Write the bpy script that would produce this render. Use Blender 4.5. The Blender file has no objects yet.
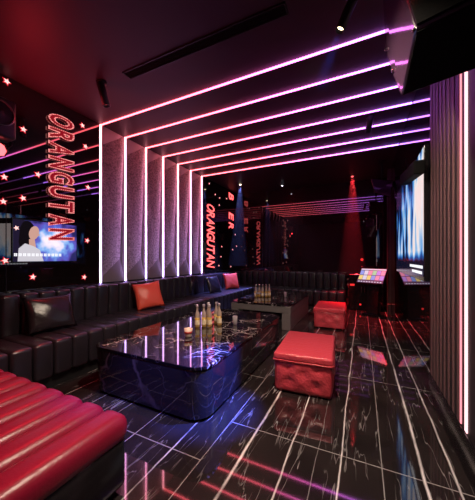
import bpy, bmesh, math, random
from mathutils import Vector, Matrix
random.seed(7)
S = bpy.context.scene
COL = S.collection
PI = math.pi

# ------------------------------------------------------------------ measures
H = 1.25            # camera height
XL = -3.4375        # plane of the left wall's front face
XP = -3.57          # recessed panels of the left wall
XR = 0.57           # right wall (black mirror glass)
YB = 7.236          # back wall (black mirror glass)
YF = -1.0           # wall behind the camera
ZC = 3.196          # ceiling
YS = [2.544 + 0.4417 * i for i in range(7)]     # the seven LED frames

# ------------------------------------------------------------------ object helpers
class B:
    """collects shapes for ONE mesh"""
    def __init__(s):
        s.bm = bmesh.new()
        s.mi = 0
    def box(s, c, size, bev=0.0, seg=2, rot=None, mi=0):
        t = bmesh.new()
        bmesh.ops.create_cube(t, size=1.0)
        bmesh.ops.scale(t, vec=Vector(size), verts=t.verts)
        if bev > 0:
            bmesh.ops.bevel(t, geom=list(t.edges), offset=bev, segments=seg, affect='EDGES', profile=0.5)
        M = Matrix.Translation(Vector(c)) @ (rot.to_4x4() if rot else Matrix.Identity(4))
        s.merge(t, M, mi)
        return s
    def merge(s, t, M=None, mi=0):
        if M is not None:
            bmesh.ops.transform(t, matrix=M, verts=t.verts)
        bmesh.ops.recalc_face_normals(t, faces=t.faces)
        vm = {}
        for v in t.verts:
            vm[v] = s.bm.verts.new(v.co)
        for f in t.faces:
            try:
                nf = s.bm.faces.new([vm[v] for v in f.verts])
                nf.material_index = mi if mi is not None else f.material_index
                nf.smooth = f.smooth
            except ValueError:
                pass
        t.free()
    def lathe(s, prof, seg=20, M=None, mi=0):
        t = bmesh.new()
        rings = []
        for r, z in prof:
            if r < 1e-5:
                rings.append([t.verts.new((0, 0, z))])
            else:
                rings.append([t.verts.new((r*math.cos(2*PI*k/seg), r*math.sin(2*PI*k/seg), z)) for k in range(seg)])
        for a, b in zip(rings, rings[1:]):
            for k in range(seg):
                k2 = (k+1) % seg
                if len(a) == 1 and len(b) == 1: continue
                if len(a) == 1: t.faces.new((a[0], b[k], b[k2]))
                elif len(b) == 1: t.faces.new((a[k], a[k2], b[0]))
                else: t.faces.new((a[k], a[k2], b[k2], b[k]))
        for f in t.faces: f.smooth = True
        s.merge(t, M, mi)
        return s
    def tube(s, pts, r, seg=10, mi=0):
        pts = [Vector(p) for p in pts]
        t = bmesh.new()
        rings = []
        for i, p in enumerate(pts):
            d = (pts[min(i+1, len(pts)-1)] - pts[max(i-1, 0)]).normalized()
            a = d.orthogonal().normalized() if i == 0 else (rings[-1][1] - d * rings[-1][1].dot(d)).normalized()
            b = d.cross(a)
            rings.append(([t.verts.new(p + r*(a*math.cos(2*PI*k/seg) + b*math.sin(2*PI*k/seg))) for k in range(seg)], a))
        for (ra, _), (rb, _) in zip(rings, rings[1:]):
            for k in range(seg):
                f = t.faces.new((ra[k], ra[(k+1) % seg], rb[(k+1) % seg], rb[k])); f.smooth = True
        t.faces.new(rings[0][0][::-1]); t.faces.new(rings[-1][0])
        s.merge(t, None, mi)
        return s
    def prism(s, poly, vec, mi=0):
        """polygon (3D points) swept along vec"""
        t = bmesh.new()
        a = [t.verts.new(Vector(p)) for p in poly]
        b = [t.verts.new(Vector(p) + Vector(vec)) for p in poly]
        n = len(a)
        t.faces.new(a[::-1]); t.faces.new(b)
        for k in range(n):
            t.faces.new((a[k], a[(k+1) % n], b[(k+1) % n], b[k]))
        s.merge(t, None, mi)
        return s
    def hull(s, verts, faces, mi=0):
        t = bmesh.new()
        vs = [t.verts.new(Vector(v)) for v in verts]
        for f in faces: t.faces.new([vs[i] for i in f])
        s.merge(t, None, mi)
        return s
    def build(s, name, mats, parent=None, smooth=None):
        me = bpy.data.meshes.new(name)
        if smooth is not None:
            for f in s.bm.faces: f.smooth = smooth
        s.bm.to_mesh(me); s.bm.free()
        for m in (mats if isinstance(mats, (list, tuple)) else [mats]):
            me.materials.append(m)
        o = bpy.data.objects.new(name, me)
        COL.objects.link(o)
        if parent is not None:
            o.parent = parent
        return o

def tag(o, label, cat, group=None, kind=None):
    o['label'] = label; o['category'] = cat
    if group: o['group'] = group
    if kind: o['kind'] = kind
    return o

def thing(name, label, cat, loc=(0, 0, 0), rz=0.0, group=None):
    o = bpy.data.objects.new(name, None)
    o.empty_display_size = 0.1
    COL.objects.link(o)
    o.location = loc; o.rotation_euler = (0, 0, rz)
    return tag(o, label, cat, group)

def copy_tree(o, parent=None):
    c = o.copy(); COL.objects.link(c)
    if parent is not None: c.parent = parent
    for ch in list(o.children): copy_tree(ch, c)
    return c

def struct(name, b, m, label, cat='wall'):
    o = b.build(name, m)
    return tag(o, label, cat, kind='structure')

def shade_auto(o, ang=40):
    me = o.data
    for p in me.polygons: p.use_smooth = True
    try:
        me.set_sharp_from_angle(angle=math.radians(ang))
    except Exception:
        pass
    return o

# ------------------------------------------------------------------ materials
def new_mat(name):
    m = bpy.data.materials.new(name); m.use_nodes = True
    nt = m.node_tree
    p = nt.nodes.get('Principled BSDF')
    return m, nt, p

def mat(name, col, rough=0.5, metal=0.0, ior=1.5, coat=0.0, trans=0.0, bump=None, spec=0.5):
    m, nt, p = new_mat(name)
    p.inputs['Base Color'].default_value = (*col, 1)
    p.inputs['Roughness'].default_value = rough
    p.inputs['Metallic'].default_value = metal
    p.inputs['IOR'].default_value = ior
    p.inputs['Coat Weight'].default_value = coat
    p.inputs['Coat Roughness'].default_value = 0.08
    p.inputs['Transmission Weight'].default_value = trans
    p.inputs['Specular IOR Level'].default_value = spec
    if bump:
        sc, st, det = bump
        n = nt.nodes.new('ShaderNodeTexNoise'); n.inputs['Scale'].default_value = sc
        n.inputs['Detail'].default_value = det
        g = nt.nodes.new('ShaderNodeNewGeometry')
        nt.links.new(g.outputs['Position'], n.inputs['Vector'])
        bp = nt.nodes.new('ShaderNodeBump'); bp.inputs['Strength'].default_value = st
        bp.inputs['Distance'].default_value = 0.01
        nt.links.new(n.outputs['Fac'], bp.inputs['Height'])
        nt.links.new(bp.outputs['Normal'], p.inputs['Normal'])
    return m

def emit(name, col, strength):
    m, nt, p = new_mat(name)
    p.inputs['Base Color'].default_value = (0, 0, 0, 1)
    p.inputs['Emission Color'].default_value = (*col, 1)
    p.inputs['Emission Strength'].default_value = strength
    return m

def math_node(nt, op, a, b=None, c=None, clamp=False):
    n = nt.nodes.new('ShaderNodeMath'); n.operation = op; n.use_clamp = clamp
    for i, v in enumerate((a, b, c)):
        if v is None: continue
        if isinstance(v, (int, float)): n.inputs[i].default_value = v
        else: nt.links.new(v, n.inputs[i])
    return n.outputs[0]

def position(nt):
    g = nt.nodes.new('ShaderNodeNewGeometry')
    s = nt.nodes.new('ShaderNodeSeparateXYZ')
    nt.links.new(g.outputs['Position'], s.inputs[0])
    return g.outputs['Position'], s.outputs['X'], s.outputs['Y'], s.outputs['Z']

def noise(nt, vec, scale, detail=2.0, stretch=None, loc=None, rough=0.5):
    if stretch or loc:
        mp = nt.nodes.new('ShaderNodeMapping')
        if stretch: mp.inputs['Scale'].default_value = stretch
        if loc: mp.inputs['Location'].default_value = loc
        nt.links.new(vec, mp.inputs['Vector']); vec = mp.outputs['Vector']
    n = nt.nodes.new('ShaderNodeTexNoise')
    n.inputs['Scale'].default_value = scale; n.inputs['Detail'].default_value = detail
    n.inputs['Roughness'].default_value = rough
    nt.links.new(vec, n.inputs['Vector'])
    return n.outputs['Fac']

def ramp(nt, fac, stops):
    r = nt.nodes.new('ShaderNodeValToRGB')
    els = r.color_ramp.elements
    while len(els) < len(stops): els.new(0.5)
    for e, (p, c) in zip(els, stops):
        e.position = p; e.color = (*c, 1)
    nt.links.new(fac, r.inputs['Fac'])
    return r.outputs['Color']

def led_mat(name, axis, lo, hi, stops, strength):
    """an addressable LED strip whose pixels change colour along its length"""
    m, nt, p = new_mat(name)
    _, X, Y, Z = position(nt)
    v = {'x': X, 'y': Y, 'z': Z}[axis]
    f = math_node(nt, 'DIVIDE', math_node(nt, 'SUBTRACT', v, lo), hi - lo, clamp=True)
    c = ramp(nt, f, stops)
    p.inputs['Base Color'].default_value = (0, 0, 0, 1)
    nt.links.new(c, p.inputs['Emission Color'])
    p.inputs['Emission Strength'].default_value = strength
    return m

def floor_mat():
    m, nt, p = new_mat('floor_marble')
    pos, X, Y, Z = position(nt)
    wob = math_node(nt, 'MULTIPLY', math_node(nt, 'SUBTRACT', noise(nt, pos, 1.0, 4, (1.2, 1.6, 0)), 0.5), 0.045)
    xw = math_node(nt, 'ADD', X, wob)
    brk = noise(nt, pos, 1.0, 3, (6, 3.0, 0), (3, 1, 0))
    tot = None
    def add(v):
        nonlocal tot
        tot = v if tot is None else math_node(nt, 'MAXIMUM', tot, v)
    def line(coord, x0, w, a, mod=True):
        d = math_node(nt, 'ABSOLUTE', math_node(nt, 'SUBTRACT', coord, x0))
        k = math_node(nt, 'SUBTRACT', 1.0, math_node(nt, 'DIVIDE', d, w), clamp=True)
        k = math_node(nt, 'MULTIPLY', k, a)
        if mod:
            k = math_node(nt, 'MULTIPLY', k, math_node(nt, 'MULTIPLY_ADD', brk, 3.0, -0.75, clamp=True))
        return k
    for x0, w, a in ((-2.44, .008, .7), (-2.1, .006, .6), (-1.78, .007, .5), (-1.46, .006, .6), (-1.12, .009, .8), 
                     (-.684, .014, 1.0),  (-.424, .009, .8), (-.26, .004, .4), (-.12, .008, .85),
                      (.32, .013, 1.0),  (.475, .010, .8), ):
        add(line(xw, x0, w * .8, a * 1.25))
    # fine streaks running with the tiles
    fine = noise(nt, pos, 1.0, 3, (9, 1.1, 0))
    fl = line(fine, 0.5, 0.010, 0.35, False)
    fl = math_node(nt, 'MULTIPLY', fl, math_node(nt, 'MULTIPLY_ADD', brk, 4.0, -1.7, clamp=True))
    add(fl)
    cross = noise(nt, pos, 1.0, 3, (5.0, .55, 0), (9, 4, 0))
    cl = math_node(nt, 'MULTIPLY', line(cross, 0.52, 0.006, 0.30, False), math_node(nt, 'MULTIPLY_ADD', brk, 5.0, -2.4, clamp=True))
    add(cl)
    # grout: long joints every .503 m, cross joints staggered beyond the third row
    gx = math_node(nt, 'PINGPONG', math_node(nt, 'SUBTRACT', X, 0.106), 0.503)
    add(line(gx, 0.0, 0.004, 0.42, False))
    left = math_node(nt, 'LESS_THAN', X, -0.9)
    off = math_node(nt, 'MULTIPLY_ADD', left, -0.415, 1.757)
    gy = math_node(nt, 'PINGPONG', math_node(nt, 'SUBTRACT', Y, off), 0.6)
    add(line(gy, 0.0, 0.005, 0.42, False))
    base = ramp(nt, noise(nt, pos, 2.2, 4), [(0.3, (.011, .009, .0095)), (0.75, (.034, .027, .026))])
    mix = nt.nodes.new('ShaderNodeMix'); mix.data_type = 'RGBA'
    nt.links.new(tot, mix.inputs['Factor'])
    nt.links.new(base, mix.inputs['A']); mix.inputs['B'].default_value = (.95, .93, .90, 1)
    nt.links.new(mix.outputs['Result'], p.inputs['Base Color'])
    p.inputs['Roughness'].default_value = 0.045
    p.inputs['IOR'].default_value = 2.0
    return m

def marble_mat(name, scale, amount, seedloc, base=(.010, .008, .010)):
    m, nt, p = new_mat(name)
    pos, X, Y, Z = position(nt)
    mp = nt.nodes.new('ShaderNodeMapping'); mp.inputs['Location'].default_value = seedloc
    mp.inputs['Rotation'].default_value = (0.3, 0.4, 0.5)
    nt.links.new(pos, mp.inputs['Vector'])
    nz = nt.nodes.new('ShaderNodeTexNoise'); nz.inputs['Scale'].default_value = 2.2; nz.inputs['Detail'].default_value = 4
    nt.links.new(mp.outputs['Vector'], nz.inputs['Vector'])
    add = nt.nodes.new('ShaderNodeVectorMath'); add.operation = 'MULTIPLY_ADD'
    nt.links.new(nz.outputs['Color'], add.inputs[0]); add.inputs[1].default_value = (.55, .55, .55)
    nt.links.new(mp.outputs['Vector'], add.inputs[2])
    def cells(sc, w, a):
        vo = nt.nodes.new('ShaderNodeTexVoronoi'); vo.feature = 'DISTANCE_TO_EDGE'
        vo.inputs['Scale'].default_value = sc
        nt.links.new(add.outputs[0], vo.inputs['Vector'])
        k = math_node(nt, 'SUBTRACT', 1.0, math_node(nt, 'DIVIDE', vo.outputs['Distance'], w), clamp=True)
        return math_node(nt, 'MULTIPLY', k, a)
    msk = math_node(nt, 'MULTIPLY_ADD', noise(nt, mp.outputs['Vector'], 3.0, 3), 5.0, -2.3, clamp=True)
    v = math_node(nt, 'MAXIMUM', cells(scale, .020, 1.0), cells(scale * 2.7, .022, .5))
    v = math_node(nt, 'MULTIPLY', math_node(nt, 'MULTIPLY', v, msk), amount)
    mix = nt.nodes.new('ShaderNodeMix'); mix.data_type = 'RGBA'
    nt.links.new(v, mix.inputs['Factor'])
    mix.inputs['A'].default_value = (*base, 1); mix.inputs['B'].default_value = (.9, .82, .76, 1)
    nt.links.new(mix.outputs['Result'], p.inputs['Base Color'])
    p.inputs['Roughness'].default_value = 0.04
    p.inputs['IOR'].default_value = 1.75
    return m

def panel_mat():
    m, nt, p = new_mat('wall_plaster_panel')
    pos, X, Y, Z = position(nt)
    n1 = noise(nt, pos, 38, 3, rough=.7)
    c = ramp(nt, n1, [(0.36, (.20, .175, .18)), (0.52, (.42, .37, .38)), (0.66, (.58, .52, .52))])
    nt.links.new(c, p.inputs['Base Color'])
    p.inputs['Roughness'].default_value = 0.55
    bp = nt.nodes.new('ShaderNodeBump'); bp.inputs['Strength'].default_value = .35; bp.inputs['Distance'].default_value = .010
    nt.links.new(n1, bp.inputs['Height']); nt.links.new(bp.outputs['Normal'], p.inputs['Normal'])
    return m

M = {}
M['floor'] = floor_mat()
M['table_top'] = marble_mat('black_table_marble', 3.4, 1.0, (3.1, 7.7, 1.2))
M['table_side'] = marble_mat('black_table_side_marble', 1.1, 0.16, (1.1, 2.7, 5.2), (.022, .020, .024))
M['table_two'] = marble_mat('black_far_table_marble', 3.6, 1.0, (8.1, 1.7, 2.2))
M['apron'] = mat('grey_table_edge', (.16, .145, .14), .35)
M['panel'] = panel_mat()
M['fin'] = mat('pale_fin', (.62, .56, .57), .5)
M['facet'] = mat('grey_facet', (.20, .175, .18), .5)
M['glass'] = mat('black_mirror_glass', (.011, .008, .009), .015, ior=1.75)
M['leftglass'] = mat('black_left_glass', (.014, .009, .009), .012, ior=2.15)
M['backglass'] = mat('black_back_glass', (.030, .012, .017), .012, ior=2.1)
M['ceil'] = mat('dark_ceiling_paint', (.050, .022, .034), .5, ior=1.35)
M['black'] = mat('black_paint', (.012, .011, .012), .45)
M['blackgloss'] = mat('black_gloss', (.010, .009, .011), .16)
M['grille'] = mat('black_speaker_grille', (.004, .004, .004), .8, bump=(300, .5, 1), spec=.15)
M['matte'] = mat('matte_black', (.01, .01, .01), .9, spec=.1)
M['dgrey'] = mat('dark_grey_plastic', (.045, .042, .045), .4)
M['steel'] = mat('dark_steel', (.35, .33, .34), .25, metal=1.0)
M['sofa'] = mat('black_leather', (.024, .020, .026), .28, ior=1.65, bump=(120, .10, 3))
M['redlea'] = mat('red_leather', (.57, .065, .088), .28, bump=(34, .9, 4))
M['redseat'] = mat('red_bench_leather', (.27, .008, .032), .32, bump=(90, .12, 3))
M['redfab'] = mat('red_cushion_leather', (.90, .105, .065), .38, bump=(40, .25, 3))
M['blackcush'] = mat('black_cushion_leather', (.022, .018, .022), .26, bump=(30, .25, 3))
M['slat'] = mat('bronze_slat', (.16, .090, .088), .5)
M['speakerside'] = mat('black_lacquered_cabinet', (.07, .035, .07), .08, ior=2.0)
PINKV = [(0.0, (.55, .38, 1.0)), (0.30, (.78, .40, .95)), (0.75, (1.0, .30, .50)), (1.0, (1.0, .28, .32))]
M['led_v'] = led_mat('led_wall_pixels', 'z', .85, ZC, PINKV, 9)
PINKH = [(0.0, (1.0, .11, .13)), (0.40, (1.0, .11, .18)), (0.68, (.85, .14, .65)), (1.0, (.42, .16, 1.0))]
M['led_h'] = led_mat('led_ceiling_pixels', 'x', XL, XR, PINKH, 8)
M['led_w'] = emit('led_white_pink', (1.0, .55, .58), 2.2)
M['led_p'] = emit('led_pink', (1.0, .28, .34), 1.6)
M['starcore'] = emit('star_core', (1.0, .55, .52), 1.5)
M['starrim'] = emit('star_red_rim', (1.0, .015, .035), .8)  # glow around the core, put into a larger red star
M['lampwarm'] = emit('warm_lamp', (1.0, .80, .50), 6.0)
M['lampwhite'] = emit('white_lamp', (.9, .88, 1.0), 4.0)
M['redlens'] = emit('red_lens', (1.0, .12, .12), 2.5)
M['redlamp'] = emit('red_lamp_glow', (1.0, .09, .10), 4)
M['reddot'] = emit('red_indicator', (1.0, .03, .03), 1.0)

def neon_mat():
    m, nt, p = new_mat('dotted_neon')
    pos, X, Y, Z = position(nt)
    w = math_node(nt, 'SINE', math_node(nt, 'MULTIPLY', math_node(nt, 'ADD', Y, 0.0), 2*PI/0.024))
    w2 = math_node(nt, 'SINE', math_node(nt, 'MULTIPLY', Z, 2*PI/0.024))
    k = math_node(nt, 'MAXIMUM', w, w2)
    f = math_node(nt, 'MULTIPLY_ADD', k, .5, .5, clamp=True)
    c = ramp(nt, f, [(0.0, (.30, .004, .014)), (.5, (.8, .05, .07)), (1.0, (1.3, .48, .44))])
    p.inputs['Base Color'].default_value = (0, 0, 0, 1)
    nt.links.new(c, p.inputs['Emission Color']); p.inputs['Emission Strength'].default_value = .9
    return m
M['neon'] = neon_mat()
M['letterback'] = emit('letter_red_back', (.60, .006, .020), .45)
M['letterlit'] = emit('letter_lit_face', (1.0, .13, .13), 2.2)
M['letterrim'] = emit('letter_red_rim', (.8, .01, .03), .5)  # red glow round the letters, put into a wider letter shape
M['letterdim'] = emit('letter_lit_face_dim', (1.0, .07, .08), .7)

# ------------------------------------------------------------------ the room
b = B(); b.box((-1.5, (YF+YB)/2, -.05), (4.6, YB-YF+.4, .1)); struct('floor', b, M['floor'], 'black marble tile floor with white veins', 'floor')
b = B(); b.box((-1.5, (YF+YB)/2, ZC+.05), (4.6, YB-YF+.4, .1)); struct('ceiling', b, M['ceil'], 'dark ceiling crossed by glowing strips', 'ceiling')
b = B(); b.box(((XL-.25+XR+.1)/2, YB+.05, ZC/2), (XR-XL+.5, .1, ZC)); struct('wall_back', b, M['backglass'], 'black mirror glass wall at the far end')
b = B(); b.box(((XL-.25+XR+.1)/2, YF-.05, ZC/2), (XR-XL+.5, .1, ZC)); struct('wall_front', b, M['black'], 'dark wall behind the viewer')
b = B(); b.box((XR+.05, (YF+YB)/2, ZC/2), (.1, YB-YF, ZC)); struct('wall_right', b, M['glass'], 'black mirror glass wall on the right')
b = B(); b.box((XL-.10, (YF+YS[0]-.03)/2, ZC/2), (.2, YS[0]-.03-YF, ZC))
struct('wall_left', b, M['leftglass'], 'black glass wall on the left carrying stars and a neon word')
b = B(); b.box((XL-.10, (YS[6]+.02+YB)/2, ZC/2), (.2, YB-YS[6]-.02, ZC))
struct('wall_left_far', b, M['glass'], 'black glass wall beyond the last lit frame on the left')
b = B(); b.box((XP-.05, (YS[0]+YS[6])/2, ZC/2), (.1, YS[6]-YS[0]+.1, ZC)); struct('wall_left_recess', b, M['black'], 'recess behind the grey panels on the left')
# thin vertical panel joint in the left glass
b = B(); b.box((XL+.002, 1.425, .95), (.004, .006, 1.9)); struct('trim_1', b, M['black'], 'thin joint in the left glass wall', 'trim')

# ------------------------------------------------------------------ grey folded wall panels between the LED frames
ordin = ['first', 'second', 'third', 'fourth', 'fifth', 'sixth', 'seventh']
for i in range(6):
    y0, y1 = YS[i] + .018, YS[i+1] - .018
    t = thing('wall_panel', f'{ordin[i]} grey textured wall panel from the left between two glowing strips', 'wall panel', (XP, (y0+y1)/2, .0), 0, 'grey panels along the left wall')
    def L(x, y, z): return (x - XP, y - (y0+y1)/2, z)
    b = B()
    zb, za = .876, 1.24
    nb, nt_, ft, fm, fb = (XP+.006, y0, zb), (XP+.006, y0, ZC-.001), (XL-.024, y1, ZC-.001), (XP+.022, y1, za), (XL-.012, y1, zb)
    b.hull([L(*p_) for p_ in (nb, nt_, ft, fm, (XP, y0, zb), (XP, y0, ZC-.001), (XP, y1, ZC-.001), (XP, y1, za))],
           [(0, 3, 1), (1, 3, 2), (4, 5, 7), (5, 6, 7), (0, 1, 5, 4), (1, 2, 6, 5), (2, 3, 7, 6), (3, 0, 4, 7)])
    b.build('panel_face', M['panel'], t)
    f1 = B()
    f1.hull([L(*p_) for p_ in (nb, fb, fm, (XP, y1, zb))], [(0, 1, 2), (0, 3, 1), (1, 3, 2), (0, 2, 3)])
    f1.build('lower_facet', M['facet'], t)
    zt, zd = ZC - .002, ZC - .30
    f2 = B()
    f2.hull([L(XP+.008, y0, zt), L(XL-.012, y0+.01, zt), L(XL-.030, y1, zt), L(XP+.010, y0, zd)], [(0, 3, 1), (0, 1, 2), (1, 3, 2), (0, 2, 3)])
    f2.build('upper_facet', M['fin'], t)

for i in range(7):
    where = ['nearest', 'second nearest', 'third nearest', 'middle', 'third farthest', 'second farthest', 'farthest'][i]
    t = thing('led_light_frame', f'{where} of seven glowing pink strips up the left wall and over the ceiling', 'light strip', (XL, YS[i], 0), 0, 'glowing strips across wall and ceiling')
    ZB = .876
    b = B(); b.box((-.056, .012, (ZB+ZC)/2), (.140, .010, ZC-ZB)); b.build('fin', M['fin'], t)
    b = B(); b.box((-.056, .0195, (ZB+ZC)/2), (.140, .005, ZC-ZB)); b.build('fin_back', M['matte'], t)  # added black sheet keeping the fin's far side dark in the back mirror
    b = B(); b.box((-.010, -.001, (ZB+ZC-.001)/2), (.016, .016, ZC-.001-ZB), .002, 1); b.build('wall_tube', M['led_v'], t)
    b = B(); b.box(((XR-XL)/2, .012, ZC-.006), (XR-XL-.012, .005, .010)); b.build('ceiling_fin', M['black'], t)
    b = B(); b.box(((XR-XL)/2, .000, ZC-.009), (XR-XL-.012, .017, .016), .002, 1); b.build('ceiling_tube', M['led_h'], t)

# ------------------------------------------------------------------ sofa
def ribs_y(b, x0, x1, z0, z1, ya, yb, pitch, bev):
    n = max(1, round((yb-ya)/pitch)); p = (yb-ya)/n
    for k in range(n):
        b.box(((x0+x1)/2, ya+(k+.5)*p, (z0+z1)/2), (x1-x0, p-.002, z1-z0), bev, 3)
def ribs_x(b, y0, y1, z0, z1, xa, xb, pitch, bev):
    n = max(1, round((xb-xa)/pitch)); p = (xb-xa)/n
    for k in range(n):
        b.box((xa+(k+.5)*p, (y0+y1)/2, (z0+z1)/2), (p-.002, y1-y0, z1-z0), bev, 3)

SX, SB = -2.63, -3.22
sofa = thing('corner_sofa', 'long black channel-tufted leather corner sofa along the left and back walls', 'sofa', (-3.0, 3.0, 0))
def sl(b):   # shift into the sofa's frame
    bmesh.ops.translate(b.bm, vec=(3.0, -3.0, 0), verts=b.bm.verts); return b
Yb0 = 6.36
b = B(); ribs_y(b, SB-.04, SX, .12, .46, -.1, 6.34, .172, .035); shade_auto(sl(b).build('seat', M['sofa'], sofa), 60)
b = B(); ribs_x(b, Yb0, 6.98, .12, .46, SX+.002, -.36, .172, .035); b.box(((SB-.04+SX)/2, 6.66, .29), (SX-SB+.036, .63, .338), .035, 3)
shade_auto(sl(b).build('seat', M['sofa'], sofa), 60)
b = B(); ribs_y(b, XL+.004, SB, .40, .87, -.1, 4.60, .176, .035); shade_auto(sl(b).build('backrest', M['sofa'], sofa), 60)
b = B(); ribs_y(b, XL+.004, SB-.03, .40, .85, 4.72, 7.0, .30, .03); shade_auto(sl(b).build('backrest', M['sofa'], sofa), 60)
b = B(); ribs_x(b, 6.95, YB-.012, .40, .86, SB-.02, -.36, .176, .035); shade_auto(sl(b).build('backrest', M['sofa'], sofa), 60)
b = B(); b.box(((SB+SX)/2-.06, 3.1, .06), (.56, 6.4, .12)); sl(b).build('plinth', M['black'], sofa)
b = B(); b.box((-1.5, 6.72, .06), (2.2, .5, .12)); sl(b).build('plinth', M['black'], sofa)
# rounded end bolster where the left backrest stops
b = B(); b.tube([(SB-.03, 4.45, .5), (SB-.03, 4.50, .72), (SB-.03, 4.56, .79), (SB-.03, 4.64, .72), (SB-.03, 4.68, .5)], .07, 12)
sl(b).build('bolster', M['sofa'], sofa)

# ------------------------------------------------------------------ red ribbed bench in the foreground
bench = thing('ribbed_bench', 'red ribbed leather bench with black sides in the foreground', 'bench', (-1.85, .45, 0))
b = B()
n = 8; p = .186; bx1 = -1.13
for k in range(n):
    b.box((bx1 - (k+.5)*p + 1.85, .035, .335), (p-.003, 1.08, .15), .062, 5)
shade_auto(b.build('seat', M['redseat'], bench), 60)
b = B(); b.box((bx1 - n*p/2 + 1.85, .03, .165), (n*p-.02, 1.04, .27), .03, 3); shade_auto(b.build('base', M['blackgloss'], bench), 40)
b = B(); b.box((bx1 - n*p/2 + 1.85, .03, .016), (n*p-.12, .94, .032)); b.build('plinth', M['black'], bench)

# ------------------------------------------------------------------ low marble tables
def rrect(x0, x1, y0, y1, r, seg=6):
    pts = []
    for cx, cy, a0 in ((x1-r, y1-r, 0), (x0+r, y1-r, PI/2), (x0+r, y0+r, PI), (x1-r, y0+r, 1.5*PI)):
        for k in range(seg+1):
            a = a0 + k*PI/2/seg
            pts.append((cx+r*math.cos(a), cy+r*math.sin(a)))
    return pts
def loft(b, rings):
    t = bmesh.new()
    R = [[t.verts.new(p) for p in ring] for ring in rings]
    n = len(R[0])
    for a, c in zip(R, R[1:]):
        for k in range(n):
            t.faces.new((a[k], a[(k+1) % n], c[(k+1) % n], c[k]))
    t.faces.new(R[0][::-1]); t.faces.new(R[-1])
    b.merge(t)
def low_table(label, x0, x1, y0, y1, topm, sidem, kind):
    cx, cy = (x0+x1)/2, (y0+y1)/2; hx, hy = (x1-x0)/2, (y1-y0)/2
    t = thing('coffee_table', label, 'table', (cx, cy, 0), 0, 'black marble coffee tables')
    b = B()
    loft(b, [[(x, y, z) for x, y in rrect(-hx+e, hx-e, -hy+e, hy-e, .15)] for z, e in ((.402, .004), (.408, 0), (.426, 0), (.43, .004))])
    shade_auto(b.build('tabletop', topm, t), 30)
    if kind == 'block':
        b = B()
        R_ = lambda e, z: [(x, y, z) for x, y in rrect(-hx+e, hx-e, -hy+e, hy-e, .15)]
        loft(b, [R_(.13, .045), R_(.035, .045), R_(.035, .025), R_(.018, .025), R_(.004, .39), R_(.006, .402)])
        shade_auto(b.build('body', sidem, t), 30)
        b = B(); loft(b, [R_(.14, 0), R_(.14, .046)]); b.build('plinth', M['matte'], t)
    else:
        b = B(); b.box((0, 0, .345), (2*hx-.02, 2*hy-.02, .115), .01, 2); b.build('apron', M['apron'], t)
        b = B(); b.box((hx-.09, 0, .144), (.15, 2*hy-.022, .288), .008, 2); b.build('side_support', M['apron'], t)
        b = B(); b.box((-hx+.09, 0, .144), (.15, 2*hy-.022, .288), .008, 2); b.build('side_support', M['apron'], t)
        b = B(); b.box((0, -hy+.25, .144), (2*hx-.34, .12, .288), .01, 2); b.build('front_panel', sidem, t)
    return t
low_table('large black marble coffee table in the foreground with rounded corners', -2.31, -1.04, 1.585, 3.64, M['table_top'], M['table_side'], 'block')
low_table('black marble coffee table with grey edge farther back behind the first', -2.25, -1.09, 4.36, 6.05, M['table_two'], M['table_side'], 'frame')

# ------------------------------------------------------------------ red cube stools
def stool_body(w, d, z0, z1):
    """upholstered sides that dimple around their buttons"""
    t = bmesh.new()
    N, NZ = 16, 12
    btn = [(-.5, .33), (.5, .33), (0, .62), (-.5, .80), (.5, .80)]
    sides = [((1, 0), (0, -1), w/2, d/2), ((0, 1), (1, 0), d/2, w/2), ((-1, 0), (0, 1), w/2, d/2), ((0, -1), (-1, 0), d/2, w/2)]
    grid = []
    for (tx, ty), (nx, ny), ht, hn in sides:
        for k in range(N):
            s = -1 + 2*k/N
            col = []
            for j in range(NZ+1):
                q = j/NZ
                bul = .018*(1-s**4)*math.sin(PI*q)**.6 if 0 < q < 1 else 0
                dent = sum(.024*math.exp(-(((s-bs)*ht)**2 + ((q-bq)*(z1-z0))**2)/.0016) for bs, bq in btn)
                crease = .006*math.sin(9*s+5*q)*math.sin(PI*q)
                edge = (1-abs(s)**10)
                off = (bul - dent + crease)*edge - .012*abs(s)**12
                col.append(t.verts.new((tx*s*ht + nx*(hn+off), ty*s*ht + ny*(hn+off), z0+(z1-z0)*q)))
            grid.append(col)
    n = len(grid)
    for k in range(n):
        a, c = grid[k], grid[(k+1) % n]
        for j in range(NZ):
            f = t.faces.new((a[j], c[j], c[j+1], a[j+1])); f.smooth = True
    t.faces.new([g[0] for g in grid][::-1]); t.faces.new([g[-1] for g in grid])
    return t, btn, sides
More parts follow.
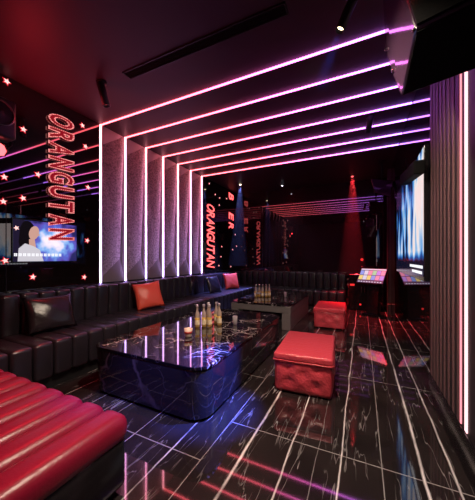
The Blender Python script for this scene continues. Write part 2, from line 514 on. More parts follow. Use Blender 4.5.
def stool(label, cx, cy, rz, w=.515, d=.77):
    t = thing('cube_stool', label, 'stool', (cx, cy, 0), rz, 'red leather cube stools')
    bm, btn, sides = stool_body(w-.01, d-.01, .02, .30)
    b = B(); b.merge(bm); b.build('body', M['redlea'], t)
    b = B(); b.box((0, 0, .33), (w+.012, d+.012, .075), .026, 4)
    # gentle crown on the cushion
    for v in b.bm.verts:
        if v.co.z > .35: v.co.z += .012*(1-(2*v.co.x/w)**2)*(1-(2*v.co.y/d)**2)
    shade_auto(b.build('seat', M['redlea'], t), 60)
    b = B()
    pts = rrect(-w/2-.008, w/2+.008, -d/2-.008, d/2+.008, .03, 4)
    ring = [(x, y, .301) for x, y in pts]; ring.append(ring[0])
    b.tube(ring, .006, 6); b.build('piping', M['redlea'], t)
    for (tx, ty), (nx, ny), ht, hn in sides[:1] + sides[1:2]:
        for bs, bq in btn:
            q = Vector((tx*bs*(ht-.005)+nx*(hn-.012), ty*bs*(ht-.005)+ny*(hn-.012), .02+.28*bq))
            b = B()
            Mx = Matrix.Translation(q) @ Vector((0, 0, 1)).rotation_difference(Vector((nx, ny, 0))).to_matrix().to_4x4()
            b.lathe([(0, .006), (.007, .004), (.011, 0), (.011, -.004), (0, -.004)], 10, Mx); b.build('button', M['redlea'], t)
    for sx in (-1, 1):
        for sy in (-1, 1):
            b = B(); b.lathe([(0, 0), (.02, 0), (.022, .022), (0, .022)], 10, Matrix.Translation((sx*(w/2-.06), sy*(d/2-.06), 0))); b.build('foot', M['black'], t)
    return t
stool('nearer red leather cube stool beside the first coffee table', -.515, 2.74, math.radians(4))
stool('farther red leather cube stool near the second coffee table', -.535, 5.14, math.radians(2))

# ------------------------------------------------------------------ cushions
def cushion(label, loc, rot, w, h, th, m):
    t = bmesh.new(); N = 14
    for side in (1, -1):
        g = []
        for i in range(N+1):
            row = []
            for j in range(N+1):
                u, v = -1+2*i/N, -1+2*j/N
                k = max(0, (1-u*u)*(1-v*v))**.42
                pin = 1 - .09*(1-v*v)*abs(u)**3; pin2 = 1 - .09*(1-u*u)*abs(v)**3
                wr = .006*math.sin(7*u+3*v+side)*math.sin(5*v)*k
                row.append(t.verts.new((side*(th/2*k+wr), u*w/2*pin, v*h/2*pin2 + h/2)))
            g.append(row)
        for i in range(N):
            for j in range(N):
                f = t.faces.new((g[i][j], g[i+1][j], g[i+1][j+1], g[i][j+1])); f.smooth = True
    bmesh.ops.remove_doubles(t, verts=t.verts, dist=.0004)
    b = B(); b.merge(t)
    o = b.build('cushion', m)
    o.location = loc; o.rotation_euler = rot
    return tag(o, label, 'cushion', 'cushions on the sofa')
cushion('black leather cushion leaning on the sofa under the wall screen', (-2.99, 1.66, .462), (0, math.radians(-22), math.radians(-6)), .48, .40, .13, M['blackcush'])
cushion('bright red cushion leaning on the sofa between the glowing wall strips', (-2.92, 3.02, .464), (math.radians(6), math.radians(-22), math.radians(-28)), .44, .43, .14, M['redfab'])
cushion('small red cushion in the far corner of the sofa', (-2.92, 5.80, .462), (0, math.radians(-20), math.radians(-28)), .44, .42, .14, M['redfab'])
cushion('dark cushion on the sofa past the rounded end of the backrest', (-2.95, 5.02, .462), (0, math.radians(-22), math.radians(-10)), .42, .40, .13, M['sofa'])

# ------------------------------------------------------------------ bottles and glasses
M['bottle'] = mat('clear_bottle_glass', (.80, .62, .50), .06, trans=.55, ior=1.45)
M['beer'] = mat('golden_drink', (.80, .50, .13), .10, ior=1.4, trans=.35)
M['blabel'] = mat('cream_label', (.85, .72, .48), .5)
M['foil'] = mat('pale_foil', (.70, .62, .60), .3, metal=.6)
M['cup'] = mat('cream_ceramic', (.82, .66, .52), .35)
M['cuppat'] = mat('red_cup_band', (.45, .05, .04), .4)
M['glassw'] = mat('clear_tumbler', (.9, .85, .85), .05, trans=.7, ior=1.45)
ZT = .4305
def make_bottle():
    t = thing('bottle', 'x', 'bottle')
    b = B(); b.lathe([(0, 0), (.026, 0), (.029, .006), (.029, .115), (0, .115)], 18); b.build('drink', M['beer'], t)
    b = B(); b.lathe([(.0292, .1155), (.029, .135), (.024, .165), (.0135, .195), (.0125, .245), (.015, .248), (.015, .256), (.012, .256)], 18); b.build('shoulder', M['bottle'], t)
    b = B(); b.lathe([(.0298, .03), (.0298, .085)], 18); b.build('label', M['blabel'], t)
    b = B(); b.lathe([(.0160, .240), (.0165, .257), (.014, .266), (0, .267)], 14); b.build('cap', M['foil'], t)
    return t
proto = make_bottle(); used = False
def bottles(spots, labels, group):
    global used
    for (x, y), lb in zip(spots, labels):
        o = proto if not used else copy_tree(proto); used = True
        o.location = (x, y, ZT); o.rotation_euler = (0, 0, random.uniform(0, 6)); o['label'] = lb; o['group'] = group
bottles([(-1.755, 2.55), (-1.695, 2.60), (-1.635, 2.63), (-1.565, 2.74), (-1.72, 2.74), (-1.64, 2.80)],
        ['leftmost golden drink bottle of the front row on the near coffee table',
         'second golden drink bottle from the left in the front row on the near table',
         'third golden drink bottle from the left in the front row on the near table',
         'rightmost golden drink bottle of the cluster on the near coffee table',
         'left bottle of the two standing at the back of the near table cluster',
         'right bottle of the two standing at the back of the near table cluster'], 'drink bottles on the near table')
bottles([(-1.99, 5.02), (-1.93, 5.06), (-1.87, 5.10), (-1.81, 5.15), (-1.76, 5.20)],
        ['leftmost bottle of the row on the far coffee table', 'second bottle from the left in the row on the far coffee table',
         'middle bottle of the row on the far coffee table', 'second bottle from the right in the row on the far coffee table',
         'rightmost bottle of the row on the far coffee table'], 'drink bottles on the far table')
t = thing('cup', 'cream cup with a red band standing in front of the bottles on the near table', 'cup', (-1.625, 2.20, ZT))
b = B(); b.lathe([(0, 0), (.030, 0), (.034, .006), (.044, .085), (.041, .085), (.032, .010), (0, .010)], 22); b.build('body', M['cup'], t)
b = B(); b.lathe([(.0385, .034), (.0402, .034), (.0425, .058), (.0405, .058)], 22); b.build('band', M['cuppat'], t)
def tumbler(label, x, y, s=1.0):
    t = thing('glass_tumbler', label, 'glass', (x, y, ZT), 0, 'small glasses on the tables')
    b = B(); b.lathe([(0, 0), (.024*s, 0), (.026*s, .004*s), (.031*s, .10*s), (.029*s, .10*s), (.024*s, .012*s), (0, .012*s)], 18); b.build('tumbler', M['glassw'], t)
    b = B(); b.lathe([(0, .0125*s), (.0235*s, .0125*s), (.026*s, .055*s), (0, .055*s)], 16); b.build('drink', M['blabel'], t)
tumbler('small clear glass right of the bottles on the near table', -1.41, 2.86)
tumbler('small clear glass right of the bottles on the far table', -1.45, 5.32)
t = thing('stemmed_glass', 'round stemmed glass of golden drink in front of the far table bottles', 'glass', (-1.80, 4.66, ZT))
b = B(); b.lathe([(0, 0), (.034, 0), (.034, .003), (.006, .008), (.005, .05), (.02, .058)], 18); b.build('stem', M['glassw'], t)
b = B(); b.lathe([(0, .055), (.03, .066), (.052, .105), (.050, .12), (0, .12)], 18); b.build('drink', M['beer'], t)
b = B(); b.lathe([(.0505, .1205), (.046, .15), (.0445, .15), (.049, .1205)], 18); b.build('bowl', M['glassw'], t)

# ------------------------------------------------------------------ lettering
def glyph(ch, kind):
    cu = bpy.data.curves.new('g', 'FONT'); cu.body = ch; cu.size = 1.0; cu.resolution_u = 4
    if kind == 'fill': cu.offset = .03; cu.extrude = .0
    if kind == 'outer': cu.fill_mode = 'NONE'; cu.bevel_depth = .026; cu.bevel_resolution = 0; cu.offset = .035
    if kind == 'inner': cu.fill_mode = 'NONE'; cu.bevel_depth = .022; cu.bevel_resolution = 0; cu.offset = -.035
    if kind == 'bold': cu.offset = .004; cu.extrude = .02
    if kind == 'halo': cu.offset = .040; cu.extrude = .008
    o = bpy.data.objects.new('g', cu); COL.objects.link(o)
    bpy.context.view_layer.update()
    dg = bpy.context.evaluated_depsgraph_get()
    me = bpy.data.meshes.new_from_object(o.evaluated_get(dg))
    bpy.data.objects.remove(o); bpy.data.curves.remove(cu)
    t = bmesh.new(); t.from_mesh(me); bpy.data.meshes.remove(me)
    return t
def bounds(t):
    xs = [v.co.x for v in t.verts]; ys = [v.co.y for v in t.verts]
    return min(xs), max(xs), min(ys), max(ys)
def word(name, label, text, y0, y1, ztop, zbot, gaps, kinds, mats, slant=0.0, xoff=.012):
    """letters reading downward, tops towards the back of the room"""
    t = thing(name, label, 'light sign', (XL, (y0+y1)/2, (ztop+zbot)/2))
    n = sum(1 for c in text) ; step = (ztop-zbot)/n
    for i, ch in enumerate(text):
        if ch == ' ': continue
        parts = [glyph(ch, k) for k in kinds]
        bx0, bx1, by0, by1 = bounds(parts[0])
        cw = step*(1-gaps); sx = cw/(bx1-bx0); sy = (y1-y0)/(by1-by0)
        b = B()
        for mi, q in enumerate(parts):
            for v in q.verts:
                lx = (v.co.x-(bx0+bx1)/2)*sx; ly = (v.co.y-(by0+by1)/2)*sy
                zc = (ztop-zbot)/2 - (i+.5)*step
                d = min(.006, max(-.006, v.co.z*.2))
                v.co = Vector((xoff - mi*.006 + d, ly, zc - lx + slant*ly))
            b.merge(q, None, mi)
        b.build('letter', mats, t)
    return t
WORD = 'ORANGUTAN'
word('neon_word_sign', 'tall red dotted neon word reading downward on the left wall above the screen', WORD, 1.825, 2.14, 3.05, 1.452, .16, ('outer', 'fill'), [M['neon'], M['letterback']], slant=.05, xoff=.028)
word('lit_word_sign', 'slim red glowing word reading downward on the far end of the left wall', WORD, 5.40, 5.75, 2.585, 1.00, .10, ('bold', 'halo'), [M['letterlit'], M['letterrim']], slant=-.12)
word('lit_word_sign', 'short broken red glowing word near the far ceiling corner', 'B ER', 6.56, 6.84, 3.15, 2.02, .38, ('bold', 'halo'), [M['letterlit'], M['letterrim']], slant=-.12)

# ------------------------------------------------------------------ star lights
def wall_pt(u, v):
    """where a sight line through the photo meets the left wall (used once, to measure)"""
    dx = -112.3 + .9011*(u-237.5); dy = 233.4 + .4336*(u-237.5); s = XL/dx
    return s*dy, H + s*(258-v)
def star_mesh(r, d):
    t = bmesh.new()
    P = []
    for k in range(10):
        a = PI/2 + k*PI/5; rr = r if k % 2 == 0 else r*.45
        P.append((rr*math.cos(a), rr*math.sin(a)))
    fr = [t.verts.new((d, x, z)) for x, z in P]; bk = [t.verts.new((0, x, z)) for x, z in P]
    c = t.verts.new((d*1.3, 0, 0))
    for k in range(10):
        t.faces.new((fr[k], fr[(k+1) % 10], c)); t.faces.new((fr[k], bk[k], bk[(k+1) % 10], fr[(k+1) % 10]))
    t.faces.new(bk[::-1])
    return t
def make_star(r):
    t = thing('star_light', 'x', 'star light')
    b = B(); b.merge(star_mesh(r*1.5, .008)); b.build('rim', M['starrim'], t)
    b = B(); b.merge(star_mesh(r, .010), Matrix.Translation((.007, 0, 0))); b.build('core', M['starcore'], t)
    return t
s_near, s_far = make_star(.029), make_star(.017)
near = [(6.3, 82, 'red star light highest on the left wall near the ceiling edge'),
        (23, 130, 'red star light beside the wall speaker left of the neon word'),
        (82, 126, 'red star light by the top right of the neon word'),
        (85, 147, 'red star light right of the neon word, second from its top'),
        (37.4, 175, 'red star light just left of the middle of the neon word'),
        (3.8, 177.5, 'red star light at the photo left edge, level with the neon word middle'),
        (22.5, 198.7, 'red star light above the wall screen, left of the neon word'),
        (2.8, 202, 'red star light at the photo left edge, above the wall screen'),
        (87.5, 187.8, 'red star light close to the first lit strip, above the screen level'),
        (15.7, 228.4, 'red star light beside the upper left corner of the wall screen'),
        (86.8, 241, 'red star light right of the wall screen'),
        (4.6, 261, 'red star light beside the lower left corner of the wall screen'),
        (32.4, 277.3, 'red star light under the wall screen, above the black cushion'),
        (83.8, 277.5, 'red star light low beside the first lit strip, just above the sofa')]
far = [(209, 184, 'small red star light highest on the far left wall beside the last strip'),
       (215, 195, 'small red star light upper left of the group above the slim word'),
       (219.4, 198.4, 'small red star light in the middle of the group above the slim word'),
       (219, 205.5, 'small red star light lowest of the group above the slim word'),
       (226.3, 199, 'small red star light just left of the short broken word'),
       (221.5, 247, 'small red star light beside the lower letters of the slim word, higher of two'),
       (220.6, 257, 'small red star light beside the lower letters of the slim word, lower of two'),
       (218.6, 266, 'small red star light at the foot of the slim word'),
       (235, 235, 'small red star light below the short broken word'),
       (236.2, 246.6, 'small red star light near the wall corner, upper of the lower pair'),
       (232.5, 250, 'small red star light near the wall corner, lower of the lower pair'),
       (230.5, 267, 'small red star light low above the small red cushion')]
for lst, pr, grp in ((near, s_near, 'star lights on the near left wall'), (far, s_far, 'star lights on the far left wall')):
    for i, (u, v, lb) in enumerate(lst):
        o = pr if i == 0 else copy_tree(pr)
        y, z = wall_pt(u, v)
        o.location = (XL-.001, y, z); o.rotation_euler = (random.uniform(-.4, .4), 0, 0); o['label'] = lb; o['group'] = grp

# ------------------------------------------------------------------ big screen's reflection in the left glass, built as a glowing panel
def screen_mat(name, fn):
    m, nt, p = new_mat(name)
    g = nt.nodes.new('ShaderNodeTexCoord')
    s = nt.nodes.new('ShaderNodeSeparateXYZ'); nt.links.new(g.outputs['Generated'], s.inputs[0])
    col, stg = fn(nt, g.outputs['Generated'], s.outputs)
    p.inputs['Base Color'].default_value = (0, 0, 0, 1); p.inputs['Roughness'].default_value = .15
    nt.links.new(col, p.inputs['Emission Color']); p.inputs['Emission Strength'].default_value = stg
    return m
def left_img(nt, vec, s):
    n = noise(nt, vec, 4.0, 2, (1, 1.4, .9), (0, 1.3, .4))
    dy = math_node(nt, 'MULTIPLY', math_node(nt, 'SUBTRACT', s[1], .60), 2.1)
    dz = math_node(nt, 'MULTIPLY', math_node(nt, 'SUBTRACT', s[2], .48), 1.5)
    d = math_node(nt, 'SQRT', math_node(nt, 'ADD', math_node(nt, 'MULTIPLY', dy, dy), math_node(nt, 'MULTIPLY', dz, dz)))
    f = math_node(nt, 'ADD', d, math_node(nt, 'MULTIPLY_ADD', n, 1.1, -.55))
    return ramp(nt, f, [(.10, (.95, .80, .88)), (.30, (.70, .66, .85)), (.46, (.22, .42, .80)), (.62, (.09, .12, .55)), (.80, (.10, .06, .38)), (.98, (.02, .015, .10))]), 1.15
M['img_left'] = screen_mat('wall_screen_picture', left_img)
refl = thing('wall_screen', 'flat screen on the left wall showing a dark-haired singer over a blue picture', 'screen', (XL, 1.83, 1.44))
b = B(); b.box((.006, 0, 0), (.012, .72, .50), .003, 1); b.build('frame', M['blackgloss'], refl)
b = B(); b.box((.0125, .0, 0), (.003, .69, .465)); b.build('picture', M['img_left'], refl)
def flat(b, pts, x, mi):
    t = bmesh.new(); vs = [t.verts.new((x, y, z)) for y, z in pts]
    f = t.faces.new(vs)
    bmesh.ops.solidify(t, geom=list(t.faces), thickness=.0006)
    b.merge(t, None, mi)
def ell(cy, cz, ry, rz, rot=0, n=18):
    return [(cy + ry*math.cos(a)*math.cos(rot) - rz*math.sin(a)*math.sin(rot), cz + ry*math.cos(a)*math.sin(rot) + rz*math.sin(a)*math.cos(rot)) for a in [2*PI*k/n for k in range(n)]]
eS, eH, eW, eD, eT = emit('pic_skin', (.75, .42, .34), .8), emit('pic_hair', (.012, .008, .012), .5), emit('pic_shirt', (.82, .78, .86), .75), emit('pic_dark', (.03, .02, .06), .5), emit('pic_text', (.95, .95, 1.0), 1.1)
b = B()
flat(b, [(-.345, -.232), (-.345, .2325), (-.24, .2325), (-.22, .05), (-.26, -.232)], .0145, 3)
flat(b, ell(-.205, .105, .075, .125, .15), .0155, 1)
flat(b, [(-.30, -.02), (-.285, .16), (-.20, .05), (-.20, -.12), (-.27, -.14)], .0155, 1)
flat(b, [(-.20, .02), (-.145, .03), (-.13, -.07), (-.20, -.08)], .0165, 0)
flat(b, ell(-.150, .095, .050, .082, -.25), .0165, 0)
flat(b, [(-.105, .095), (-.088, .075), (-.108, .06)], .0166, 0)
flat(b, [(-.31, -.232), (-.30, -.09), (-.24, -.03), (-.15, -.06), (-.09, -.10), (-.05, -.232)], .0172, 2)
b.build('singer_image', [eS, eH, eW, eD, eT], refl)
b = B()
for k in range(12):
    y = -.33 + k*.042
    for q in range(3):
        b.box((.0185, y+.002, -.170 + q*.012), (.001, .030, .007))
    b.box((.0185, y-.008, -.158), (.001, .007, .032)); b.box((.0185, y+.010, -.158), (.001, .007, .032))
b.build('subtitle', eT, refl)

# ------------------------------------------------------------------ big screen on the right wall
def right_img(nt, vec, s):
    n = noise(nt, vec, 1.0, 3, (1, 11, 1.6), (0, 2.2, .3))
    inv = math_node(nt, 'SUBTRACT', 1.0, s[1])
    f = math_node(nt, 'ADD', math_node(nt, 'MULTIPLY', inv, .75), math_node(nt, 'MULTIPLY_ADD', n, 2.6, -1.22))
    f = math_node(nt, 'MULTIPLY', f, math_node(nt, 'MULTIPLY', math_node(nt, 'SUBTRACT', s[2], .10), 9.0, clamp=True))
    f = math_node(nt, 'SUBTRACT', f, math_node(nt, 'MULTIPLY', math_node(nt, 'SUBTRACT', s[2], .72, clamp=True), 1.6))
    return ramp(nt, f, [(.12, (.004, .006, .02)), (.30, (.02, .10, .42)), (.42, (.10, .38, .80)), (.55, (.45, .62, .85)), (.72, (.92, .86, .86)), (.92, (.95, .78, .76))]), .95
M['img_right'] = screen_mat('big_screen_picture', right_img)
tr = thing('big_screen', 'large bright blue and white screen on the right wall', 'screen', (XR, 3.93, 1.66))
b = B(); b.box((-.03, 0, 0), (.058, 2.10, 1.26), .006, 2); b.build('frame', M['blackgloss'], tr)
b = B(); b.box((-.0595, 0, .01), (.004, 2.06, 1.20)); b.build('picture', M['img_right'], tr)
for r_, (ya, yb_) in enumerate(((-.98, -.30), (-.95, -.45))):
    b = B()
    y = ya
    b.box((-.0617, (ya+yb_)/2, -.50 - r_*.055), (.001, yb_-ya, .004))
    while y < yb_:
        b.box((-.0625, y, -.50 - r_*.055), (.002, .045, .028)); y += .06
    b.build('subtitle', eT, tr)
br = B(); br.box((0, 0, 0), (.09, .95, .12), .012, 2, Matrix.Rotation(math.radians(8), 3, 'X'))
o = br.build('bar_speaker', M['matte']); o.location = (XR-.11, 3.25, 2.125)
tag(o, 'black bar speaker slanting across the top of the big screen', 'speaker')

# ------------------------------------------------------------------ slatted panel and its two light bars on the right
sp = thing('slat_panel', 'tall bronze vertical slat panel on the right wall', 'wall panel', (XR, 2.245, 0))
b = B(); b.box((-.010, .0, 1.69), (.019, 1.22, 2.94)); b.build('backing', M['black'], sp)
b = B()
for k in range(8):
    b.box((-.020, .54 - k*.1, 1.69), (.006, .042, 2.94), .001, 1)
for k in range(2):
    b.box((-.020, -.46 - k*.1, 1.69), (.006, .042, 2.94), .001, 1)
b.build('slats', M['slat'], sp)
b = B(); b.box((-.015, 0, .11), (.03, 1.22, .22)); b.build('plinth', M['blackgloss'], sp)
for y, m, lb, w in ((2.035, M['led_p'], 'thin pink vertical light bar between the bronze slats', .018), (1.945, M['led_w'], 'wider white vertical light bar at the right edge of the slats', .034)):
    b = B(); b.box((XR-.0222, y, 1.69), (.005, w, 2.92))
    o = b.build('light_bar', m); tag(o, lb, 'light bar', 'vertical light bars on the right wall')

# ------------------------------------------------------------------ big hanging loudspeaker, upper right
ls = thing('hanging_loudspeaker', 'large black angular loudspeaker hanging from the ceiling at the upper right', 'speaker', (.3, 1.65, ZC))
def q(x, y, z): return Vector((x-.3, y-1.65, z-ZC))
prof = [q(.196, 1.70, 2.15), q(.223, 1.45, 2.317), q(.191, 1.55, 2.60), q(.16, 1.62, 2.92), q(.12, 1.92, 2.92), q(.141, 1.95, 2.593), q(.168, 1.83, 2.37)]
vec = Vector((.345, -.085, .012))
b = B(); b.prism(prof, vec)
bmesh.ops.bevel(b.bm, geom=list(b.bm.edges), offset=.006, segments=1, affect='EDGES')
b.build('cabinet', M['speakerside'], ls)
b = B()
for i0, i1 in ((0, 1), (1, 2), (2, 3)):
    a, c = prof[i0], prof[i1]; e = (c-a)
    nrm = e.cross(vec).normalized()
    if nrm.y > 0: nrm = -nrm
    P = [a + e*.04 + vec*.03, a + e*.96 + vec*.03, a + e*.96 + vec*.97, a + e*.04 + vec*.97]
    b.prism([x + nrm*.0005 for x in P], nrm*.012)
b.build('grille', M['grille'], ls)
for pnt in (prof[1], prof[2], prof[5], prof[6]):
    b = B()
    b.lathe([(0, -.006), (.009, -.006), (.009, .004), (.006, .007), (0, .008)], 10, Matrix.Translation(pnt + Vector((-.004, .012 if pnt.y < .0 else -.02, .006))) @ Matrix.Rotation(-PI/2, 4, 'Y')); b.build('bolt', M['steel'], ls)
b = B(); b.tube([q(.30, 1.72, 2.90), q(.30, 1.72, ZC)], .02, 10); b.box(q(.30, 1.72, ZC-.008), (.16, .16, .016)); b.build('bracket', M['black'], ls)

# ------------------------------------------------------------------ wall speaker and red lamp, upper left
ws = thing('wall_speaker', 'round-coned dark grey speaker on the left wall at the photo edge', 'speaker', (XL, 1.28, 2.66))
b = B(); b.box((.11, 0, 0), (.20, .30, .40), .03, 3); shade_auto(b.build('cabinet', M['dgrey'], ws), 40)
Rx = Matrix.Rotation(PI/2, 4, 'Y')
b = B(); b.lathe([(.128, .0), (.132, .008), (.118, .012), (.112, .004), (.128, .0)], 32, Matrix.Translation((.211, 0, .03)) @ Rx); b.build('surround', M['apron'], ws)
b = B(); b.lathe([(.112, .004), (.045, -.004 + .006), (.04, .004), (.02, .014), (0, .016)], 32, Matrix.Translation((.211, 0, .03)) @ Rx); b.build('cone', M['black'], ws)
b = B(); b.tube([(.02, .13, -.10), (.03, .185, -.12), (.02, .19, -.19), (.02, .13, -.27)], .008, 8); b.build('cable', M['black'], ws)
rl = thing('wall_lamp', 'glowing red faceted lamp on the left wall under the round speaker', 'lamp', (XL, 1.32, 2.36))
b = B(); b.lathe([(.0, 0), (.06, 0), (.06, .03), (.085, .10), (.078, .10), (.05, .035), (0, .035)], 8, Rx); b.build('shade', M['dgrey'], rl)
b = B(); b.lathe([(.0, .13), (.045, .12), (.076, .085), (.05, .04), (0, .04)], 8, Rx, ); b.build('lens', M['redlamp'], rl, smooth=False)

# ------------------------------------------------------------------ ceiling fittings
lv = thing('air_vent', 'long dark linear air vent in the ceiling in front of the light strips', 'vent', (-1.40, 1.98, ZC))
b = B(); b.box((0, -.05, -.006), (1.74, .010, .012)); b.box((0, .05, -.006), (1.74, .010, .012)); b.box((-.865, 0, -.006), (.010, .11, .012)); b.box((.865, 0, -.006), (.010, .11, .012)); b.build('frame', M['black'], lv)
b = B()
for k in range(4): b.box((0, -.033+k*.022, -.004), (1.72, .005, .008))
b.box((0, 0, -.0015), (1.72, .09, .003)); b.build('slats', M['matte'], lv)

def aim(o, tgt):
    d = Vector(tgt) - o.matrix_world.translation if False else Vector(tgt) - Vector(o.location)
    o.rotation_euler = d.to_track_quat('-Z', 'Y').to_euler()
def spot_light(loc, tgt, col, power, ang, blend=.6, size=.03):
    L_ = bpy.data.lights.new('spot_beam', 'SPOT'); L_.color = col; L_.energy = power; L_.spot_size = math.radians(ang); L_.spot_blend = blend; L_.shadow_soft_size = size
    o = bpy.data.objects.new('spot_beam', L_); COL.objects.link(o); o.location = loc; aim(o, tgt); return o
def ceiling_spot(label, pos, tgt, lens, length=.20, r=.032, drop=.06):
    """a tubular spotlight on a short stalk; returns its aperture"""
    t = thing('ceiling_spotlight', label, 'spotlight', (pos[0], pos[1], ZC), 0, 'tubular ceiling spotlights')
    d = (Vector(tgt) - Vector((pos[0], pos[1], ZC-drop))).normalized()
    b = B(); b.lathe([(0, 0), (.055, 0), (.055, -.018), (.012, -.022), (.012, -drop), (0, -drop)], 16); b.build('base', M['black'], t)
    R = Vector((0, 0, 1)).rotation_difference(d).to_matrix().to_4x4()
    T = Matrix.Translation((0, 0, -drop)) @ R
    b = B(); b.lathe([(0, -.05), (r*.9, -.05), (r, -.04), (r, length), (r*.82, length), (r*.78, length-.03), (0, length-.03)], 16, T); b.build('lamp_body', M['black'], t)
    b = B(); b.lathe([(0, length-.022), (r*.74, length-.028), (r*.74, length-.0295), (0, length-.0295)], 14, T); b.build('lens', lens, t)
    return Vector((pos[0], pos[1], ZC-drop)) + d*(length+.012)
def down_spot(label, pos, lens, r=.04):
    t = thing('downlight', label, 'downlight', (pos[0], pos[1], ZC), 0, 'small round downlights in the far ceiling')
    b = B(); b.lathe([(r*.75, 0), (r*1.25, 0), (r*1.25, -.008), (r*.95, -.022), (r*.75, -.022)], 18); b.build('ring', M['black'], t)
    b = B(); b.lathe([(0, -.046), (r*.45, -.040), (r*.74, -.022), (r*.74, 0), (0, 0)], 16); b.build('lens', lens, t)
    return Vector((pos[0], pos[1], ZC-.062))
RED, BLUE, PUR = (1.0, .03, .045), (.10, .16, 1.0), (.55, .12, 1.0)
a1 = ceiling_spot('black tubular spotlight under the ceiling before the first lit strip', (-2.60, 1.93), (-2.3, 2.5, .8), M['redlens'], .20, .042)
a2 = ceiling_spot('black tubular spotlight with a warm lens near the top centre of the photo', (-.06, 2.08), (-1.3, 1.65, .1), M['lampwarm'], .24, .036, .05)
a3 = down_spot('downlight with a yellow glow and blue beam at the far left corner', (-2.89, 6.17), M['lampwarm'])
a4 = down_spot('white downlight near the middle of the far ceiling', (-1.92, 6.74), M['lampwhite'], .03)
a5 = down_spot('downlight casting a red beam at the far right of the ceiling', (-.21, 6.70), M['redlens'])

WARM = (1.0, .80, .62)
spot_light(a2, (-1.14, 1.84, 0), (.05, .10, 1.0), 3600, 18, .9)
spot_light(a1, (-1.9, 1.0, .3), RED, 90, 70, .9)
spot_light(a3, (-2.86, 5.5, .46), (.22, .26, 1.0), 1300, 44, .8)
spot_light(a4, (-1.92, 6.6, 0), (.85, .85, 1.0), 40, 90, .8)
spot_light(a5, (.15, 5.95, 0), RED, 1000, 46, .7)
spot_light((XL+.24, 1.50, 2.46), (-2.75, 1.85, ZC), RED, 28, 140, .9)

# red cans for bench and stools; unseen white, warm, blue cans added as fill
def can(label, pos, tgt, col, power, ang, lens):
    ap = ceiling_spot(label, pos, tgt, lens, .16, .04, .05)
    spot_light(ap, tgt, col, power, ang, .8, .05)
can('red ceiling spotlight above the foreground bench', (-1.5, -.35), (-1.9, .7, .3), RED, 46, 75, M['redlens'])
can('white ceiling spotlight behind the viewer, out of frame', (.1, .2), (-.6, 2.0, 0), (1.0, .78, .85), 35, 80, M['lampwhite'])  # added fill for the front floor
can('warm ceiling spotlight over the floor, out of frame', (-.45, 1.45), (-.6, 2.4, 0), WARM, 330, 125, M['lampwarm'])  # unseen warm lamp added to whiten the floor veins
can('blue ceiling spotlight in front of the near table, out of frame', (-.75, .75), (-1.60, 1.42, 0), (.05, .10, 1.0), 520, 24, M['lampwhite'])  # unseen blue lamp added to tint the floor before the table
can('red ceiling spotlight over the nearer stool', (.2, 1.2), (-.5, 2.9, .3), RED, 70, 42, M['redlens'])
can('red ceiling spotlight over the farther stool', (.1, 4.0), (-.45, 5.2, .3), RED, 100, 50, M['redlens'])

# ------------------------------------------------------------------ haze that catches the three beams
def haze(label, apex, tgt, length, r0, r1, dens):
    m = bpy.data.materials.new('thin_haze'); m.use_nodes = True
    nt = m.node_tree; nt.nodes.clear()
    out = nt.nodes.new('ShaderNodeOutputMaterial'); v = nt.nodes.new('ShaderNodeVolumeScatter')
    v.inputs['Density'].default_value = dens; v.inputs['Anisotropy'].default_value = .0
    nt.links.new(v.outputs[0], out.inputs['Volume'])
    d = (Vector(tgt)-Vector(apex)).normalized()
    R = Vector((0, 0, 1)).rotation_difference(d).to_matrix().to_4x4()
    b = B(); b.lathe([(0, .03), (r0, .03), (r1, length), (0, length)], 20, R)
    o = b.build('beam_haze', m); o.location = apex
    return tag(o, label, 'haze', None, 'stuff')
haze('blue lit haze under the warm ceiling spotlight', a2, (-1.5, 1.65, .1), .40, .03, .15, .003)
haze('blue lit haze under the far corner downlight', a3, (-2.86, 5.9, 0), 2.1, .04, .26, .022)
haze('red lit haze falling from the far right downlight', a5, (-.22, 6.62, .6), 2.3, .05, .32, .05)

# ------------------------------------------------------------------ far right corner: karaoke kiosk, cabinet, pillar, hanging speaker
ks = thing('touch_kiosk', 'karaoke touch screen kiosk with a tilted colourful display in the far right corner', 'kiosk', (.19, 6.32, 0), math.radians(-27))
b = B(); b.box((0, .06, .02), (.36, .34, .04), .01, 2); b.build('foot', M['blackgloss'], ks)
b = B(); b.prism([(-.13, -.02, .04), (-.13, .16, .04), (-.09, .10, .80), (-.09, -.02, .80)], (.26, 0, 0)); b.build('stand', M['blackgloss'], ks)
Rt = Matrix.Rotation(math.radians(-38), 3, 'X')
Pc = Vector((0, 0, .86))
b = B(); b.box(Pc, (.62, .035, .42), .01, 2, Rt); b.build('display_case', M['blackgloss'], ks)
kc = [emit('ui_'+n_, c, .85) for n_, c in (('white', (.75, .78, .95)), ('pink', (.95, .35, .55)), ('blue', (.20, .40, .95)), ('yellow', (.95, .75, .25)), ('violet', (.50, .30, .90)), ('dark', (.05, .05, .12)), ('green', (.30, .75, .45)))]
b = B()
b.box(Pc + Rt @ Vector((0, -.0185, 0)), (.59, .002, .38), 0, 1, Rt, 5)
order = [2, 0, 1, 6, 4, 1, 3, 0, 3, 2, 1, 4]
for r_ in range(2):
    for c_ in range(6):
        b.box(Pc + Rt @ Vector((-.24+c_*.096, -.0200, .075-r_*.13)), (.088, .002, .115), 0, 1, Rt, order[r_*6+c_])
b.box(Pc + Rt @ Vector((0, -.0200, .165)), (.57, .002, .03), 0, 1, Rt, 0)
for c_ in range(9):
    b.box(Pc + Rt @ Vector((-.25+c_*.062, -.0200, -.165)), (.035, .002, .022), 0, 1, Rt, 0)
b.build('screen', kc, ks)
ks.scale = (.92, .92, .985)

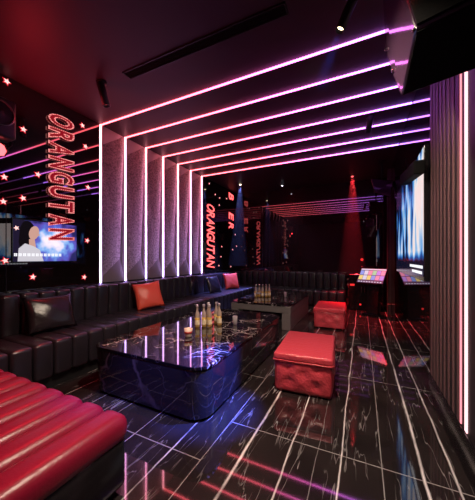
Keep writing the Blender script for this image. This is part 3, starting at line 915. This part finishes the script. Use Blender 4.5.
cb = thing('equipment_cabinet', 'low black equipment cabinet with small red lights behind the kiosk', 'cabinet', (.02, 7.0, 0))
b = B(); b.box((0, 0, .44), (.62, .40, .88), .012, 2); b.build('body', M['blackgloss'], cb)
for sx in (-1, 1):
    b = B(); b.box((sx*.152, -.207, .44), (.296, .014, .82), .004, 1); dr = b.build('door', M['blackgloss'], cb)
    h_ = B(); h_.box((sx*.03, -.224, .5), (.012, .02, .14), .003, 1); h_.build('handle', M['steel'], dr)
b = B(); b.box((-.235, -.217, .60), (.10, .006, .045)); b.build('red_display', M['reddot'], cb)
b = B(); b.lathe([(0, 0), (.022, 0), (.02, .01), (0, .014)], 12, Matrix.Translation((-.06, -.214, .14)) @ Matrix.Rotation(PI/2, 4, 'X')); b.build('power_light', M['reddot'], cb)
o = B().lathe([(0, 0), (.034, 0), (.03, .012), (0, .016)], 14, Matrix.Rotation(PI/2, 4, 'X')).build('indicator_light', M['reddot'])
o.location = (-.005, YB+.001, 1.20); tag(o, 'small round red light on the back wall above the kiosk', 'light')
b = B(); b.box((XR-.035, 6.62, ZC/2), (.07, .12, ZC)); b.box((XR-.035, 6.53, .12), (.07, .08, .24), .01, 2)
struct('trim_2', b, mat('brown_trim', (.10, .045, .05), .35), 'dark red-brown pillar at the far end of the right wall', 'trim')

hs = thing('hanging_speaker', 'black angled speaker hanging in the far right ceiling corner', 'speaker', (.36, 6.0, ZC))
b = B(); b.prism([(-.20, -.16, -.36), (-.14, -.20, -.66), (.14, -.10, -.74), (.20, -.04, -.42)], (.02, .26, .03)); bmesh.ops.bevel(b.bm, geom=list(b.bm.edges), offset=.008, segments=1, affect='EDGES')
b.build('cabinet', M['speakerside'], hs)
b = B(); b.tube([(0, .0, -.40), (0, 0, -.012)], .014, 8); b.box((0, 0, -.006), (.12, .12, .012)); b.build('bracket', M['black'], hs)
for k in range(6):
    f = k/5
    b = B(); b.lathe([(0, 0), (.011, 0), (.008, .006), (0, .008)], 8, Matrix.Translation(Vector((-.195, -.165, -.37)).lerp(Vector((-.135, -.203, -.65)), f) + Vector((.004, -.004, 0))) @ Matrix.Rotation(PI/2, 4, 'X')); b.build('stud', M['steel'], hs)  # steel dots added for the row of reflected highlights along the edge

# ------------------------------------------------------------------ camera, world, colour
cam = bpy.data.cameras.new('camera'); co = bpy.data.objects.new('camera', cam); COL.objects.link(co)
F = 259.0
cam.sensor_fit = 'HORIZONTAL'; cam.sensor_width = 36.0; cam.lens = 36.0*F/475
co.location = (0, 0, H); co.rotation_euler = (PI/2, 0, math.radians(25.7))
cam.shift_y = 8.0/500; cam.clip_start = .02
S.camera = co
w = bpy.data.worlds.new('world'); S.world = w; w.use_nodes = True
w.node_tree.nodes['Background'].inputs[0].default_value = (.02, .01, .02, 1)
S.view_settings.view_transform = 'Standard'; S.view_settings.look = 'None'
S.view_settings.gamma = 1.0; S.view_settings.use_curve_mapping = False
S.view_settings.exposure = 0.0
c = S.cycles
c.use_denoising = True
c.max_bounces = 8; c.diffuse_bounces = 4; c.glossy_bounces = 5; c.transmission_bounces = 6; c.volume_bounces = 0
c.sample_clamp_indirect = 4.0; c.caustics_reflective = False; c.caustics_refractive = False
